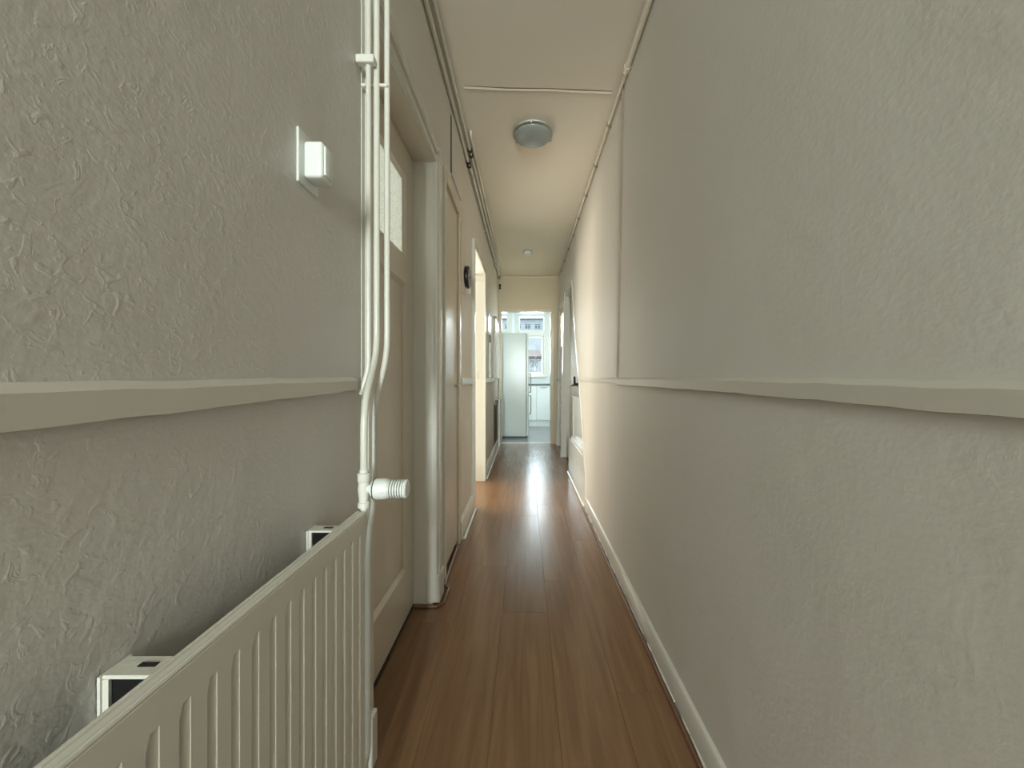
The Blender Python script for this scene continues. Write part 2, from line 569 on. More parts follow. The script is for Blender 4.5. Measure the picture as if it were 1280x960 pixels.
# slanted edge strip
def slant_strip(bm, w, px, sub=4):
    loops = []
    zs = []
    for (z0, a), (z1, b) in zip(SL, SL[1:]):
        for k in range(sub):
            zs.append(z0 + (z1 - z0) * k / sub)
    zs.append(SL[-1][0])
    for z in zs:
        y = slant(z)
        x = xr(z)
        loops.append([(x + .06, y + .004, z), (x - px, y + .006, z), (x - px, y - w, z), (x - px * .3, y - w - .008, z), (x + .006, y - w - .008, z)])
    loft(bm, loops)
bm = nb()
slant_strip(bm, .022, .012)
struct('trim_13', bm, 'white_gloss', 'white slanted trim strip edging the wall under the stairs', 'trim', True)

# ------------------------------------------------------------------ glazed door (door_1) with its frame
d = thing('door_1', (-.5, 1.38, 0), 'beige panelled door with a frosted glass light in the upper half', 'door', kind='structure')
DX = -.504
y0, y1 = D1[0] + .004, D1[1] - .004
z0, z1 = .012, D1[2] - .004
py0, py1 = 1.20, 1.612          # glass and panel bounds
bm = nb()
ya, yb = 1.16, 1.632
for b in [(y0, ya, z0, z1), (yb, y1, z0, z1), (ya, yb, 1.885, z1), (ya, yb, 1.435, 1.545), (ya, yb, z0, .215)]:
    box(bm, DX - .038, DX, *b)
link('door_leaf', bm, 'door_paint', d)
bm = nb()
box(bm, DX - .028, DX - .014, ya - .005, yb + .005, .21, 1.44)
link('panel', bm, 'door_paint', d)
bm = nb()
# sloped beading around the panel and the glass
for (a, b, c, e) in [(ya, yb, .215, 1.435), (ya, yb, 1.545, 1.885)]:
    s = .016
    out = [(DX, a, c), (DX, b, c), (DX, b, e), (DX, a, e)]
    inn = [(DX - .013, a + s, c + s), (DX - .013, b - s, c + s), (DX - .013, b - s, e - s), (DX - .013, a + s, e - s)]
    vo = [bm.verts.new(p) for p in out]
    vi = [bm.verts.new(p) for p in inn]
    for i in range(4):
        bm.faces.new((vo[i], vo[(i + 1) % 4], vi[(i + 1) % 4], vi[i]))
link('beading', bm, 'door_paint', d)
bm = nb()
box(bm, DX - .024, DX - .018, ya - .004, yb + .004, 1.54, 1.89)
link('glass_pane', bm, 'frosted', d)
# frame: jambs, head, moulded casing, plinths
def casing_v(bm, y_in, sgn, z0, z1):
    prof = [(0, -.004), (0, .020), (.012, .024), (.016, .016), (.030, .016), (.034, .027), (.055, .030), (.075, .030), (.082, .022), (.086, -.004)]
    loft(bm, [[(XL + p, y_in + sgn * t, z) for t, p in prof] for z in (z0, z1)])
def casing_h(bm, y0, y1, zb):
    prof = [(0, -.004), (0, .020), (.012, .024), (.016, .016), (.030, .016), (.034, .027), (.055, .030), (.075, .030), (.082, .022), (.086, -.004)]
    loft(bm, [[(XL + p, y, zb + t) for t, p in prof] for y in (y0, y1)])
bm = nb()
box(bm, LB, XL + .002, D1[1], D1[1] + .02, 0, D1[2] + .03)
link('jamb', bm, 'gloss', d)
bm = nb()
box(bm, LB, XL + .002, .985, D1[0], 0, D1[2] + .03)
link('jamb', bm, 'gloss', d)
bm = nb()
box(bm, LB, XL + .002, D1[0], D1[1], D1[2], D1[2] + .03)
link('head', bm, 'door_paint', d)
bm = nb(); casing_v(bm, D1[1] + .001, 1, .14, D1[2] + .075)
link('casing', bm, 'gloss', d)
bm = nb(); box(bm, XL - .004, XL + .012, 1.004, D1[0], .14, D1[2] + .075, .004, 2)
link('casing', bm, 'gloss', d)
bm = nb(); casing_h(bm, D1[0], D1[1], D1[2] + .004)
link('casing', bm, 'gloss', d)
bm = nb(); box(bm, XL - .03, XL + .036, D1[1] - .002, D1[1] + .094, .012, .14, .006, 2)
link('plinth', bm, 'gloss', d)
bm = nb(); box(bm, XL - .004, XL + .022, 1.0, D1[0] + .002, 0, .14, .006, 2)
link('plinth', bm, 'gloss', d)
bm = nb(); box(bm, LB, DX + .006, D1[0], D1[1], -.001, .008)
link('threshold', bm, 'grime', d)

# ------------------------------------------------------------------ narrow cupboard door (door_2)
d = thing('door_2', (-.42, 2.17, 0), 'narrow flat beige cupboard door beside the wall dial', 'door', kind='structure')
bm = nb(); box(bm, -.455, -.418, D2[0] + .003, D2[1] - .003, .03, D2[2] - .003, .003, 1)
link('door_leaf', bm, 'door_paint', d)
bm = nb()
for a, b, c, e in [(D2[0] - .02, D2[0], 0, D2[2] + .02), (D2[1], D2[1] + .02, 0, D2[2] + .02), (D2[0], D2[1], D2[2], D2[2] + .02)]:
    box(bm, -.50, XL + .004, a, b, c, e)
link('frame', bm, 'gloss', d)
bm = nb(); box(bm, XL - .002, XL + .018, D2[1], D2[1] + .055, 0, D2[2] + .055, .005, 2)
link('casing', bm, 'gloss_tan', d)
bm = nb(); box(bm, XL - .002, XL + .020, D2[0] - .035, D2[0], 0, D2[2] + .055, .005, 2)
link('casing', bm, 'white_gloss', d)
bm = nb(); box(bm, XL - .002, XL + .018, D2[0], D2[1], D2[2], D2[2] + .055, .005, 2)
link('casing', bm, 'gloss_tan', d)
bm = nb()
lathe(bm, [(0, .013), (.003, .013), (.003, .006), (.016, .006), (.018, .010), (.026, .010), (.028, .004)], (-.418, 2.295, .985), (1, 0, 0), 14)
h = link('knob', bm, 'metal', d, True)
bm = nb(); box(bm, -.50, -.46, D2[0], D2[1], 0, D2[2])
link('back_panel', bm, 'grime', d)

# hatch above the cupboard door
t = thing('wall_hatch', (-.42, 2.34, 2.18), 'flush painted access hatch with dark open joints above the cupboard door', 'hatch')
bm = nb(); box(bm, XL + .0005, XL + .010, 2.19, 2.50, 2.185, 2.535, .002, 1)
link('hatch_board', bm, 'plaster_smooth', t)
for a, b in [(2.172, 2.184), (2.506, 2.514)]:
    bm = nb()
    box(bm, XL + .0005, XL + .004, a, b, 2.20, 2.52)
    link('joint_or_shade_strip', bm, 'grime', t)

# ------------------------------------------------------------------ open doorway (door_3)
d = thing('door_3', (-.42, 3.46, 0), 'open cream doorway with a lit jamb past the wall dial', 'doorway', kind='structure')
for a, b, c, e in [(D3[0] - .02, D3[0], 0, D3[2] + .02), (D3[1], D3[1] + .02, 0, D3[2] + .02), (D3[0], D3[1], D3[2], D3[2] + .02)]:
    bm = nb(); box(bm, LB, XL + .004, a, b, c, e)
    link('jamb' if c == 0 else 'head', bm, 'white_gloss', d)
for a, b, c, e in [(D3[0] - .06, D3[0] - .001, 0, D3[2] + .06), (D3[1] + .001, D3[1] + .07, 0, D3[2] + .06), (D3[0], D3[1], D3[2] + .001, D3[2] + .06)]:
    bm = nb(); box(bm, XL - .002, XL + .026, a, b, c, e, .006, 2)
    link('casing', bm, 'white_gloss', d)
bm = nb(); box(bm, -.476, -.464, D3[1] - .002, D3[1] + .004, 1.02, 1.10, .001, 1)
link('strike_plate', bm, 'metal', d)
# leaf swung back into the room
bm = nb(); box(bm, LB - .06, LB - .02, D3[0] - .79, D3[0] - .02, .01, D3[2] - .005, .003, 1)
link('door_leaf', bm, 'white_gloss', d)

# ------------------------------------------------------------------ recess on the right: door_4 and the boarding below the slant
d = thing('door_4', (.59, 4.6, 0), 'greyish beige door with a black lever handle in the recess under the stairs', 'door', kind='structure')
bm = nb(); box(bm, .600, .638, 3.98, 5.005, .012, 2.12, .003, 1)
leaf = link('door_leaf', bm, 'gloss', d)
bm = nb(); box(bm, .5965, .6005, 4.30, 4.345, .92, 1.08, .004, 2)
pl = link('lever_plate', bm, 'black', leaf)
bm = nb()
tube(bm, rounded([(.598, 4.32, .955), (.545, 4.32, .955), (.535, 4.36, .950), (.532, 4.47, .948)], .02), .011, 10)
tube(bm, rounded([(.598, 4.32, .965), (.560, 4.32, .965), (.560, 4.312, 1.0), (.556, 4.30, 1.05)], .02), .012, 10)
link('lever_handle', bm, 'black', leaf, True)
bm = nb(); prism_x(bm, [(5.03, 0), (5.09, 0), (5.09, 2.13), (5.03, 2.13)], lambda z: xr(z) - .012, lambda z: .66)
link('jamb', bm, 'gloss', d)
bm = nb(); prism_x(bm, [(4.34, 2.10), (5.03, 2.10), (5.03, 2.128), (4.34, 2.128)], lambda z: xr(z) - .004, lambda z: .66)
link('head', bm, 'white_gloss', d)
bm = nb(); prism_x(bm, [(5.015, 0), (5.085, 0), (5.085, 2.16), (5.015, 2.16)], lambda z: xr(z) - .016, lambda z: xr(z) - .001)
link('casing', bm, 'gloss', d)
bm = nb(); box(bm, .648, .66, 2.9, 5.09, 0, CH)
struct('wall_recess', bm, 'plaster_smooth', 'back of the recess under the stairs', 'wall')
bm = nb()
zt = .82
prism_x(bm, [(4.17, .35), (4.17, zt), (slant(zt) + .008, zt), (slant(.35) + .008, .35)], .528, .545)
p = tag(link('half_height_panel', bm, 'white_gloss'), 'white half-height panel below the black door handle', 'panel', kind='structure')
bm = nb()
box(bm, .512, .555, slant(zt) + .02, 4.19, zt - .002, zt + .018, .004, 2)
link('cap_rail', bm, 'white_gloss', p)
bm = nb()
for a, b in [(4.13, 4.17)]:
    box(bm, .518, .530, a, b, .39, zt)
link('stile', bm, 'white_gloss', p)
bm = nb()
box(bm, .500, .5275, slant(.386) + .014, 4.12, .386, .41, .003, 1)
link('lower_rail', bm, 'white_gloss', p)
bm = nb()
zt = .385
prism_x(bm, [(4.20, 0), (4.20, zt), (slant(zt) + .008, zt), (slant(.2) + .008, .2), (slant(0) + .008, 0)], .478, .497)
p = tag(link('kick_board', bm, 'gloss'), 'cream board closing the foot of the slanted wall edge', 'board', kind='structure')
bm = nb()
tube(bm, [(.470, 3.06, .008), (.470, 4.20, .008)], .009, 8)
link('floor_bead', bm, 'white_gloss', p, True)

# glazed door in the far end of the right wall
d = thing('door_6', (.53, 5.53, 0), 'cream door with a small bright frosted light beside the kitchen doorway', 'door', kind='structure')
ya, yb, za, zb2 = 5.235, 5.70, 1.50, 1.95
bm = nb()
for b in [(D6[0] + .003, ya, .01, D6[2] - .004), (yb, D6[1] - .003, .01, D6[2] - .004), (ya, yb, zb2, D6[2] - .004), (ya, yb, .01, za)]:
    box(bm, .534, .572, *b)
link('door_leaf', bm, 'gloss', d)
bm = nb(); box(bm, .546, .552, ya - .004, yb + .004, za - .004, zb2 + .004)
link('glass_pane', bm, 'frosted', d)
bm = nb()
lathe(bm, [(0, .02), (.004, .02), (.004, .008), (.03, .008), (.034, .018), (.05, .02), (.056, .01)], (.534, 5.85, 1.0), (-1, 0, 0), 14)
link('knob', bm, 'metal', d, True)

# ------------------------------------------------------------------ side rooms (lit, seen only through openings and glass)
bm = nb()
def room(bm, x0, x1, y0, y1):
    box(bm, x0 - .05, x0, y0, y1, 0, CH)
    box(bm, x0, x1, y0 - .05, y0, 0, CH)
    box(bm, x0, x1, y1, y1 + .05, 0, CH)
    box(bm, x0, x1, y0, y1, CH, CH + .05)
    box(bm, x0, x1, y0, y1, -.05, 0)
room(bm, -2.6, LB - .002, .2, 2.17)
struct('wall_front_room', bm, 'kitchen_wall', 'walls of the room behind the glazed door', 'wall')
bm = nb()
room(bm, -2.6, LB - .002, 2.28, 4.6)
struct('wall_side_room', bm, 'kitchen_wall', 'walls of the bright room past the open doorway', 'wall')
bm = nb()
box(bm, 2.0, 2.05, 5.10, 6.0, 0, CH)
box(bm, .66, 2.0, 5.05, 5.10, 0, CH)
box(bm, .66, 2.0, 6.0, 6.025, 0, CH)
box(bm, .66, 2.0, 5.10, 6.0, CH, CH + .05)
box(bm, .66, 2.0, 5.10, 6.0, -.05, 0)
box(bm, .60, .66, 5.10, 6.0, D6[2], CH)
struct('wall_end_room', bm, 'kitchen_wall', 'walls of the small room behind the far glazed door', 'wall')

# ------------------------------------------------------------------ kitchen
KY0, KY1 = Y1 + .10, 8.85
bm = nb(); box(bm, -1.5, 1.5, KY0 + .01, KY1 + .1, -.10, -.002)
struct('floor_kitchen', bm, 'kitchen_floor', 'grey vinyl kitchen floor', 'floor')
bm = nb(); box(bm, -1.6, 1.6, KY0, KY1 + .1, CH, CH + .1)
struct('ceiling_kitchen', bm, 'kitchen_wall', 'white kitchen ceiling', 'ceiling')
bm = nb()
box(bm, -1.6, -1.5, KY0, KY1 + .1, 0, CH)
box(bm, 1.5, 1.6, KY0, KY1 + .1, 0, CH)
box(bm, -1.5, LB, KY0, KY0 + .02, 0, CH)
box(bm, .66, 1.5, KY0, KY0 + .02, 0, CH)
W1 = (-.165, .48, 1.085, 2.49)
W2 = (-1.05, -.37, 1.085, 2.49)
for x0, x1, z0, z1 in [(-1.5, 1.5, 0, 1.085), (-1.5, 1.5, 2.49, CH), (-1.5, W2[0], 1.085, 2.49), (W2[1], W1[0], 1.085, 2.49), (W1[1], 1.5, 1.085, 2.49)]:
    box(bm, x0, x1, KY1, KY1 + .1, z0, z1)
struct('wall_kitchen', bm, 'kitchen_wall', 'white kitchen walls around the windows', 'wall')
for n, (x0, x1, z0, z1), lab in [(1, W1, 'white framed kitchen window with a transom light above the worktop'), (2, W2, 'white framed kitchen window partly hidden by the fridge')]:
    w = thing('window_%d' % n, ((x0 + x1) / 2, KY1, z0), lab, 'window', kind='structure')
    bm = nb()
    f = .045
    zt = 2.02
    for a, b, c, e in [(x0, x0 + f, z0, z1), (x1 - f, x1, z0, z1), (x0 + f, x1 - f, z1 - f, z1), (x0 + f, x1 - f, z0, z0 + f), (x0 + f, x1 - f, zt, zt + .11)]:
        box(bm, a, b, KY1 - .02, KY1 + .06, c, e, .004, 1)
    link('window_frame', bm, 'white_gloss', w)
    bm = nb()
    g = .04
    for a, b, c, e in [(x0 + f, x0 + f + g, z0 + f, zt), (x1 - f - g, x1 - f, z0 + f, zt), (x0 + f + g, x1 - f - g, zt - g, zt), (x0 + f + g, x1 - f - g, z0 + f, z0 + f + g)]:
        box(bm, a, b, KY1 + .0, KY1 + .045, c, e, .004, 1)
    link('sash', bm, 'white_gloss', w)
    bm = nb(); box(bm, x0 + f, x1 - f, KY1 + .02, KY1 + .026, zt + .11, z1 - f)
    link('pane', bm, 'glass', w)
    bm = nb(); box(bm, x0 + f + g, x1 - f - g, KY1 + .02, KY1 + .026, z0 + f + g, zt - g)
    link('pane', bm, 'glass', w)
    bm = nb(); box(bm, x0 - .03, x1 + .03, KY1 - .06, KY1 + .0, z0 - .03, z0, .004, 1)
    link('window_sill', bm, 'white_gloss', w)
    bm = nb()
    for a, b in [(x0 - .05, x0), (x1, x1 + .07)]:
        box(bm, a, b, KY1 - .014, KY1, z0, z1 + .05, .003, 1)
    link('casing', bm, 'white_gloss', w)

# base cabinets and worktop
CY = 8.20
for i, (x0, x1, lab) in enumerate([(-.35, .25, 'white base cabinet half hidden behind the fridge'), (.25, .85, 'white base cabinet with a bar handle under the kitchen window')]):
    c = thing('base_cabinet', ((x0 + x1) / 2, CY + .3, 0), lab, 'cabinet')
    bm = nb(); box(bm, x0 + .001, x1 - .001, CY + .02, KY1 - .005, .13, .878)
    link('cabinet_body', bm, 'cabinet', c)
    bm = nb(); box(bm, x0 + .002, x1 - .002, CY, CY + .019, .14, .875, .003, 1)
    dr = link('cabinet_door', bm, 'cabinet', c)
    bm = nb()
    hx0, hx1 = (x0 + .09, x0 + .23)
    tube(bm, rounded([(hx0, CY + .002, .835), (hx0, CY - .025, .835), (hx1, CY - .025, .835), (hx1, CY + .002, .835)], .01, 3), .006, 8)
    link('bar_handle', bm, 'metal', dr, True)
    bm = nb(); box(bm, x0 + .001, x1 - .001, CY + .045, CY + .06, 0, .13)
    link('plinth', bm, 'cabinet', c)
bm = nb(); box(bm, -.35, 1.45, CY - .02, KY1 - .002, .879, .915, .004, 2)
tag(link('worktop', bm, 'counter'), 'dark grey kitchen worktop below the window', 'worktop')

# fridge-freezer seen from its side
fr = thing('fridge_freezer', (-.27, 6.89, 0), 'tall white fridge-freezer standing side-on beyond the kitchen doorway', 'fridge')
FY0, FY1 = 6.59, 7.19
bm = nb(); box(bm, -.60, .022, FY0, FY1, .035, 1.81, .006, 2)
link('fridge_body', bm, 'fridge', fr)
for nm, z0, z1, h0, h1 in [('fridge_door', .775, 1.805, .79, 1.11), ('freezer_door', .04, .765, .42, .73)]:
    bm = nb(); box(bm, .028, .066, FY0 + .002, FY1 - .002, z0, z1, .008, 2)
    dr = link(nm, bm, 'fridge', fr)
    bm = nb()
    tube(bm, rounded([(.064, FY0 + .05, h0), (.103, FY0 + .05, h0), (.103, FY0 + .05, h1), (.064, FY0 + .05, h1)], .012, 4), .008, 8)
    link('handle', bm, 'grey_plastic', dr, True)
bm = nb(); box(bm, .020, .030, FY0 + .01, FY1 - .01, .05, 1.79)
link('door_gasket', bm, 'grey_plastic', fr)
bm = nb(); box(bm, -.58, .03, FY0 + .02, FY1 - .02, 0, .036)
link('base', bm, 'black', fr)

# ------------------------------------------------------------------ the fluted radiator by the camera
def radiator(y0, y1, label, pitch=.0333, detail=True, brackets=()):
    xf, xb, zb, zt = -.338, -.356, .12, .746
    t = thing('radiator', (-.35, (y0 + y1) / 2, 0), label, 'radiator', 'hall radiators')
    bm = nb()
    prof = [(0, 0), (.0075, 0), (.0115, -.008), (.0150, -.008), (.0205, 0)]
    ys = []
    n = int((y1 - .02 - (y0 + .02)) / pitch)
    ys.append((y0, 0))
    start = y1 - .014 - n * pitch
    for k in range(n):
        for dy, o in prof:
            ys.append((start + k * pitch + dy, o))
    ys.append((y1 - .004, 0))
    ys.append((y1, -.006))
    zr = [(zb, -.005, 0), (zb + .006, 0, 0), (zb + .035, 0, 0), (zb + .05, 0, 1), (zt - .052, 0, 1), (zt - .037, 0, 0), (zt - .004, 0, 0), (zt, -.005, 0)]
    grid = [[bm.verts.new((xf + base + o * msk, y, z)) for y, o in ys] for z, base, msk in zr]
    for i in range(len(zr) - 1):
        for j in range(len(ys) - 1):
            bm.faces.new((grid[i][j], grid[i][j + 1], grid[i + 1][j + 1], grid[i + 1][j]))
    # back, top, sides
    bl = [bm.verts.new((xb, y0, zb)), bm.verts.new((xb, y1, zb)), bm.verts.new((xb, y1, zt)), bm.verts.new((xb, y0, zt))]
    bm.faces.new(bl)
    bm.faces.new([*grid[-1]] + [bl[2], bl[3]])
    bm.faces.new([*grid[0][::-1]] + [bl[0], bl[1]])
    bm.faces.new([g[0] for g in grid] + [bl[3], bl[0]])
    bm.faces.new([g[-1] for g in grid][::-1] + [bl[1], bl[2]])
    link('fluted_panel', bm, 'radiator', t)
    bm = nb()
    tube(bm, [(xf - .003, y0, zt - .001), (xf - .003, y1, zt - .001)], .003, 8)
    tube(bm, [(xb + .002, y0, zt), (xb + .002, y1, zt)], .003, 8)
    link('top_seam', bm, 'radiator', t, True)
    for yb in brackets:
        bm = nb()
        w = .028
        box(bm, XL + .003, xb - .001, yb, yb + w, zt - .013, zt - .009, .001, 1)
        box(bm, XL + .001, XL + .004, yb - .002, yb + w + .002, zt - .09, zt - .009)
        box(bm, xb - .006, xb - .001, yb, yb + w, zt - .04, zt - .009)
        box(bm, XL + .004, XL + .010, yb + .0, yb + .003, zt - .07, zt - .013)
        br = link('bracket', bm, 'pipe', t)
        bm = nb()
        box(bm, XL + .011, xb - .016, yb + .003, yb + w - .004, zt - .080, zt - .0135)
        box(bm, XL + .026, xb - .020, yb + .012, yb + .018, zt - .0095, zt - .0082)
        link('bracket_hollow_shade', bm, 'black', br)  # black blocks painting the shade inside the bracket and its slot
    return t

rad = radiator(-.02, .815, 'cream fluted panel radiator with a thermostatic valve below the rough wall', brackets=(.378, .738))
radiator(5.20, 5.94, 'small far radiator on the wall beside the kitchen doorway', brackets=(5.28, 5.80))

# return valve and thermostatic valve
bm = nb()
lathe(bm, [(0, .010), (.010, .010), (.010, .013), (.022, .013), (.024, .009), (.027, .009)], (-.366, .815, .135), (0, 1, 0), 14)
link('return_valve', bm, 'white_gloss', rad, True)
bm = nb()
vx, vy, vz = -.350, .835, .79
lathe(bm, [(-.048, .008), (-.040, .008), (-.040, .0125), (-.030, .0125), (-.028, .010), (-.014, .011), (0, .0125), (.014, .011), (.018, .0135), (.034, .0135), (.036, .009), (.042, .009)], (vx, vy, vz), (0, 0, 1), 16)
tube(bm, rounded([(vx, vy, vz - .044), (vx, vy - .004, vz - .068), (vx, vy - .03, vz - .085)], .012), .008, 10)
valve = link('valve_body', bm, 'white_gloss', rad, True)
bm = nb()
lathe(bm, [(.004, .009), (.018, .009), (.018, .0165), (.024, .019), (.026, .0225), (.048, .0225), (.052, .0205), (.056, .020)], (vx, vy, vz), (1, 0, 0), 26)
for k in range(6):
    h = .0575 + k * .0055
    lathe(bm, [(h - .001, .0195), (h + .0018, .0195)], (vx, vy, vz), (1, 0, 0), 26)
lathe(bm, [(.088, .0195), (.092, .0205), (.095, .018), (.0955, .0)], (vx, vy, vz), (1, 0, 0), 26)
link('thermostat_head', bm, 'white_plastic', valve, True)
bm = nb()
lathe(bm, [(.054, .0165), (.089, .0165)], (vx, vy, vz), (1, 0, 0), 20)
link('grip_core', bm, 'grey_plastic', valve, True)
bm = nb()
lathe(bm, [(.0245, .0215), (.0245, .0232), (.0265, .0232), (.0265, .0215)], (vx, vy, vz), (1, 0, 0), 26)
link('collar_ring', bm, 'black', valve, True)

# ------------------------------------------------------------------ heating pipes
def pipe(label, pts, r, m='pipe', seg=10, rad=.05, group=None):
    bm = nb()
    P = rounded(pts, rad)
    if isinstance(r, list):               # riser widening into the thicker ceiling run
        r = [.0105 if p.y > 1.09 else r[0] for p in P]
    tube(bm, P, r, seg)
    o = link('heating_pipe', bm, m, None, True, 60)
    return tag(o, label, 'pipe', group)

pB = pipe('white pipe rising from the thermostatic valve, then running along the left wall',
          [(-.350, .835, .828), (-.350, .836, .975), (-.378, .98, 1.09), (-.378, .98, 2.575), (-.405, 1.10, 2.575), (-.405, 2.75, 2.575), (-.397, 2.86, 2.575), (-.397, 5.86, 2.575)], [.0078], rad=.06)
pC = pipe('white pipe bending beside the valve, then rising and following the ceiling edge',
          [(-.366, .848, .135), (-.372, .91, .14), (-.372, .91, .64), (-.361, .925, .74), (-.361, .925, .975), (-.355, .99, 1.085), (-.355, .99, 2.61), (-.380, 1.10, 2.61), (-.380, 2.75, 2.61), (-.376, 2.86, 2.605), (-.376, 5.86, 2.605)], [.0072], rad=.06)
pA = pipe('thin painted pipe hugging the rough wall edge beside the other two', [(-.392, .963, CH), (-.392, .963, 1.05), (-.41, .955, .99)], .0066)
bm = nb(); box(bm, XL + .001, -.374, .948, .966, 2.045 - .232, 2.045 - .212, .002, 1)
link('pipe_clip', bm, 'white_gloss', pB)
bm = nb(); box(bm, XL + .001, -.350, .978, .992, 1.775, 1.783, .002, 1)
link('pipe_clip', bm, 'white_gloss', pC)
def ring(bm, c, axis, r, w):
    lathe(bm, [(-w / 2, r * .8), (-w / 2, r), (w / 2, r), (w / 2, r * .8)], c, axis, 12)

# pipes under the ceiling on the left
q1, q2 = pB, pC
q3 = pipe('third ceiling pipe starting above the hatch', [(-.352, 2.50, CH + .004), (-.352, 2.515, 2.617), (-.352, 2.60, 2.617), (-.352, 5.88, 2.617)], .0095, 'pipe_cream', 10, .02)
for par, x, z, ys in [(q1, -.405, 2.575, [2.74, 2.79]), (q2, -.380, 2.61, [2.66, 2.72])]:
    for y in ys:
        bm = nb()
        ring(bm, (x, y, z), (0, 1, 0), .016, .022)
        link('coupling', bm, 'grime', par, True)
for par, x, z, ys in [(q1, -.397, 2.575, [4.0, 5.2]), (q3, -.352, 2.617, [3.4, 4.3, 5.2])]:
    for y in ys:
        bm = nb()
        ring(bm, (x, y, z), (0, 1, 0), .014, .012)
        if par is q1:
            box(bm, XL - .002, x - .008, y - .006, y + .006, z - .030, z - .006)
        link('pipe_clip', bm, 'metal', par, True)
bm = nb()
lathe(bm, [(-.03, .014), (.0, .019), (.02, .018), (.03, .010)], (-.392, 5.86, 2.575), (0, 1, 0), 12)
link('end_cap', bm, 'grime', q1, True)
t = thing('valve_fitting', (-.385, 6.0, 2.43), 'small dark pipe fitting hanging at the end wall under the ceiling pipes', 'fitting')
bm = nb()
tube(bm, [(-.388, 5.985, 2.56), (-.388, 5.985, 2.43)], .008, 10)
link('stub_pipe', bm, 'pipe_cream', t, True)
bm = nb()
lathe(bm, [(0, .008), (.004, .017), (.022, .017), (.028, .010), (.040, .010), (.045, .018), (.075, .018), (.08, .009)], (-.388, 5.985, 2.42), (0, 0, 1), 12)
link('valve_nut', bm, 'grime', t, True)

# right ceiling pipe with clips
PX, PZ = .522, 2.608
bm = nb()
tube(bm, [(PX - .002, .25, PZ), (PX - .002, 1.97, PZ)], .015, 12)
tube(bm, [(PX, 1.95, PZ), (PX, 3.4, PZ + .002), (PX, 5.9, PZ)], .0098, 12)
rp = tag(link('conduit_pipe', bm, 'pipe_cream', None, True), 'long cream conduit clipped along the ceiling edge of the bare wall', 'pipe')
bm = nb()
ring(bm, (PX - .002, 1.955, PZ), (0, 1, 0), .0185, .035)
link('coupling', bm, 'pipe_cream', rp, True)
for y in [2.385, 2.84, 3.3, 3.77, 4.19, 4.65, 5.12, 5.6]:
    bm = nb()
    ring(bm, (PX, y, PZ + .001), (0, 1, 0), .0135, .013)
    box(bm, PX + .006, xr(PZ) + .004, y - .006, y + .006, PZ - .020, PZ - .006)
    link('pipe_clip', bm, 'clip_and_shade', rp, True)

# thin conduit across and down the end wall
bm = nb()
tube(bm, [(-.33, Y1 - .008, 2.615), (.50, Y1 - .008, 2.615)], .007, 8)
tag(link('cable_conduit', bm, 'pipe_cream', None, True), 'thin cream conduit running across the top of the end wall', 'conduit')
bm = nb()
tube(bm, [(.508, Y1 - .010, 2.60), (.508, Y1 - .010, 1.01)], .006, 8)
cd = tag(link('cable_conduit', bm, 'gloss_tan', None, True), 'thin upright conduit beside the kitchen doorway', 'conduit')
bm = nb()
box(bm, .496, .520, Y1 - .03, Y1 - .001, .985, 1.02, .006, 2)
link('end_box', bm, 'white_plastic', cd)

# ------------------------------------------------------------------ ceiling lamp, smoke detector
t = thing('ceiling_lamp', (.052, 2.50, CH), 'round flush ceiling lamp with grey frosted glass, switched off', 'lamp')
c = (.052, 2.50, CH)
bm = nb()
lathe(bm, [(0, .112), (.016, .114), (.020, .100)], c, (0, 0, -1), 40)
link('lamp_base', bm, 'white_plastic', t, True)
bm = nb()
lathe(bm, [(.015, .118), (.018, .128), (.028, .129), (.032, .124)], c, (0, 0, -1), 48)
link('rim', bm, 'metal', t, True)
bm = nb()
lathe(bm, [(.025, .122), (.034, .121), (.044, .113), (.053, .093), (.060, .060), (.063, .025), (.0635, .0)], c, (0, 0, -1), 48)
link('diffuser', bm, 'lampglass', t, True)
for a in (-95, 25, 145):
    bm = nb()
    ca, sa = math.cos(R(a)), math.sin(R(a))
    lathe(bm, [(0, .006), (.012, .006), (.014, .003)], (c[0] + .124 * ca, c[1] + .124 * sa, CH - .024), (ca, sa, -.5), 10)
    link('clip_screw', bm, 'metal', t, True)

t = thing('smoke_detector', (.04, 4.85, CH), 'small round white smoke detector on the ceiling', 'smoke detector')
c = (.04, 4.85, CH)
bm = nb(); lathe(bm, [(0, .050), (.014, .050), (.016, .044)], c, (0, 0, -1), 28)
link('mount', bm, 'grey_plastic', t, True)
bm = nb(); lathe(bm, [(.014, .052), (.034, .054), (.046, .046), (.050, .020), (.050, 0)], c, (0, 0, -1), 28)
link('cover', bm, 'white_plastic', t, True)

# ------------------------------------------------------------------ wall box, dial, thermostat, panel over the far radiator
t = thing('wall_box', (XL, .74, 1.40), 'small white surface-mounted switch box on the rough wall', 'switch box')
bm = nb(); box(bm, XL - .001, XL + .004, .706, .775, 1.394, 1.495, .0015, 1)
link('back_plate', bm, 'white_plastic', t)
bm = nb(); box(bm, XL + .004, XL + .040, .720, .764, 1.408, 1.477, .006, 3)
link('box_cover', bm, 'white_plastic', t, True)
bm = nb(); box(bm, XL + .0395, XL + .043, .727, .757, 1.415, 1.470, .0015, 2)
link('front_button', bm, 'white_plastic', t, True)

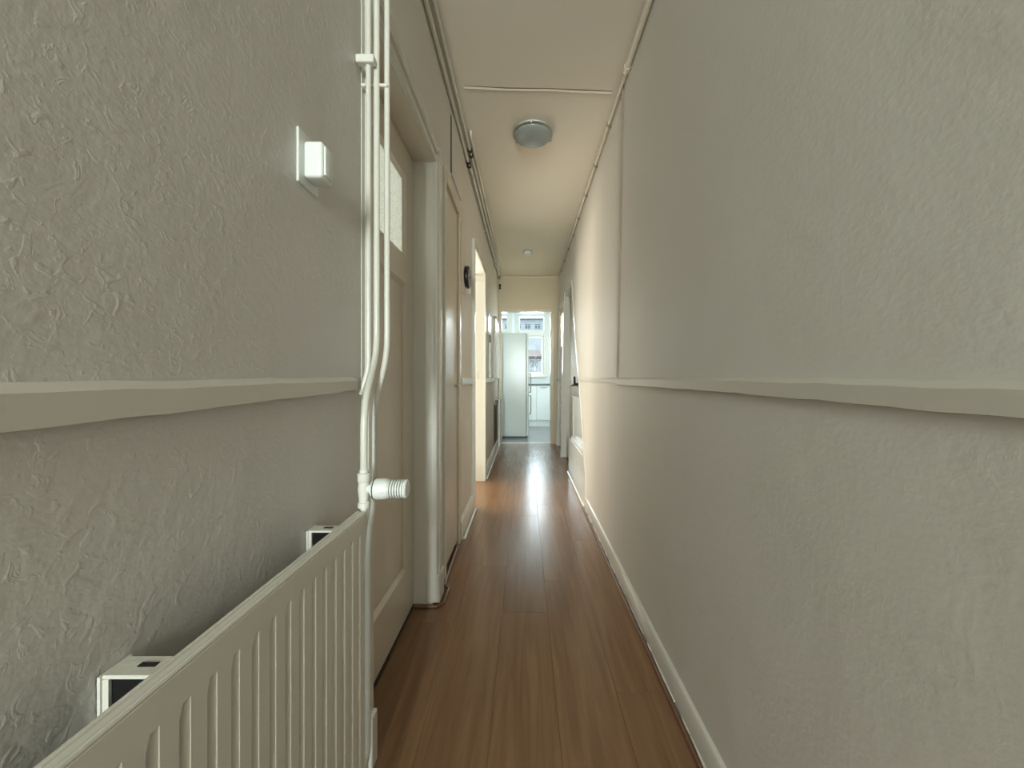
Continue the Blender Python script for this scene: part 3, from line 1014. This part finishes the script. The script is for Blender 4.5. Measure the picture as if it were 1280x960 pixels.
t = thing('wall_dial', (XL, 2.72, 1.70), 'round black-rimmed grey dial hanging on the wall by the open doorway', 'dial')
c = (XL, 2.72, 1.745)
bm = nb(); lathe(bm, [(0, .070), (.006, .078), (.024, .078), (.030, .073), (.030, .066), (.026, .066)], c, (1, 0, 0), 30)
link('rim', bm, 'black', t, True)
bm = nb(); lathe(bm, [(.020, .064), (.0275, .067), (.030, .060), (.031, 0)], c, (1, 0, 0), 30)
face = link('dial_face', bm, 'grey_plastic', t, True)
bm = nb(); lathe(bm, [(.030, .008), (.034, .008), (.036, .004)], c, (1, 0, 0), 12)
link('hub', bm, 'black', face, True)
bm = nb(); box(bm, XL + .022, XL + .034, 2.735, 2.775, 1.635, 1.685, .003, 1)
link('paper_tag', bm, 'white_plastic', t)
bm = nb()
tube(bm, rounded([(XL + .012, 2.70, 1.675), (XL + .008, 2.69, 1.62), (XL + .005, 2.60, 1.60), (XL + .004, 2.54, 1.605)], .03), .0022, 6)
link('cord', bm, 'pipe_cream', t, True)

t = thing('thermostat', (XL, 4.55, 1.45), 'small grey thermostat on the wall past the open doorway', 'thermostat')
bm = nb(); box(bm, XL - .001, XL + .005, 4.40, 4.72, 1.04, 1.78, .002, 1)
link('back_board', bm, 'white_gloss', t)
bm = nb(); box(bm, XL + .005, XL + .024, 4.50, 4.60, 1.46, 1.54, .004, 2)
link('thermostat_case', bm, 'grey_plastic', t, True)

t = thing('wall_panel', (XL, 5.5, 1.05), 'white wall panel with a thin dark ledge above the far radiator', 'panel')
bm = nb(); box(bm, XL - .001, XL + .028, 5.18, 5.96, 1.03, 1.85, .004, 1)
link('board', bm, 'white_gloss', t)
bm = nb(); box(bm, XL - .001, XL + .040, 5.15, 5.98, 1.851, 1.866, .002, 1)
link('ledge', bm, 'grey_plastic', t)

# ------------------------------------------------------------------ outside the kitchen window
bm = nb(); box(bm, -60, 60, 10.5, 120, -6.2, -6.0)
struct('ground_yard', bm, 'ground', 'ground of the courtyard below the kitchen window', 'ground')

def house(x0, x1, y, zb, ze, zr, label, wins, roofmat, depth=6.0):
    t = thing('house', ((x0 + x1) / 2, y, zb), label, 'house')
    bm = nb(); box(bm, x0, x1, y, y + depth, zb, ze)
    link('wall', bm, 'facade', t)
    bm = nb()
    prism = [(y - .35, ze - .05), (y - .35, ze + .1), (y + depth / 2, zr), (y + depth + .35, ze + .1), (y + depth + .35, ze - .05)]
    loft(bm, [[(x, yy, zz) for yy, zz in prism] for x in (x0 - .2, x1 + .2)])
    link('roof', bm, roofmat, t)
    bm = nb()
    box(bm, x0 - .2, x1 + .2, y - .45, y - .34, ze - .12, ze + .06)
    link('gutter', bm, 'counter', t)
    for a, b, c, e in wins:
        bm = nb()
        f = .07
        for p in [(a, a + f, c, e), (b - f, b, c, e), (a, b, e - f, e), (a, b, c, c + f), ((a + b) / 2 - f / 2, (a + b) / 2 + f / 2, c, e), (a, b, c + (e - c) * .62, c + (e - c) * .62 + f)]:
            box(bm, p[0], p[1], y - .08, y + .02, p[2], p[3])
        wn = link('window', bm, 'facade', t)
        bm = nb(); box(bm, a + .02, b - .02, y - .03, y - .005, c + .02, e - .02)
        link('window_pane', bm, 'house_glass', wn)
    return t

def px(x, y, d):
    return ((x - 656) * d / 480, HC + (473 - y) * d / 480)
dh = 26
wins = []
for xa, xb, ya, yb in [(664, 671.5, 459, 451), (663, 670.5, 472, 463.5), (648, 656, 459, 451)]:
    a, z0 = px(xa, ya, dh); b, z1 = px(xb, yb, dh)
    wins.append((a, b, z0, z1))
house(px(600, 0, dh)[0], px(673, 0, dh)[0], dh, -6, px(0, 447, dh)[1], px(0, 447, dh)[1] + .75, 'white house with a red tiled roof across the courtyard', wins, 'rooftile')
dh = 52
wins = []
for k in range(9):
    for r0, r1 in [(411.5, 404.5), (452, 444)]:
        a, z0 = px(606 + k * 12.4, r0, dh); b, z1 = px(606 + k * 12.4 + 8, r1, dh)
        wins.append((a, b, z0, z1))
house(px(590, 0, dh)[0], px(720, 0, dh)[0], dh, -6, px(0, 399.5, dh)[1], px(0, 399.5, dh)[1] + 1.0, 'tall pale apartment block far behind the tiled roof', wins, 'facade')
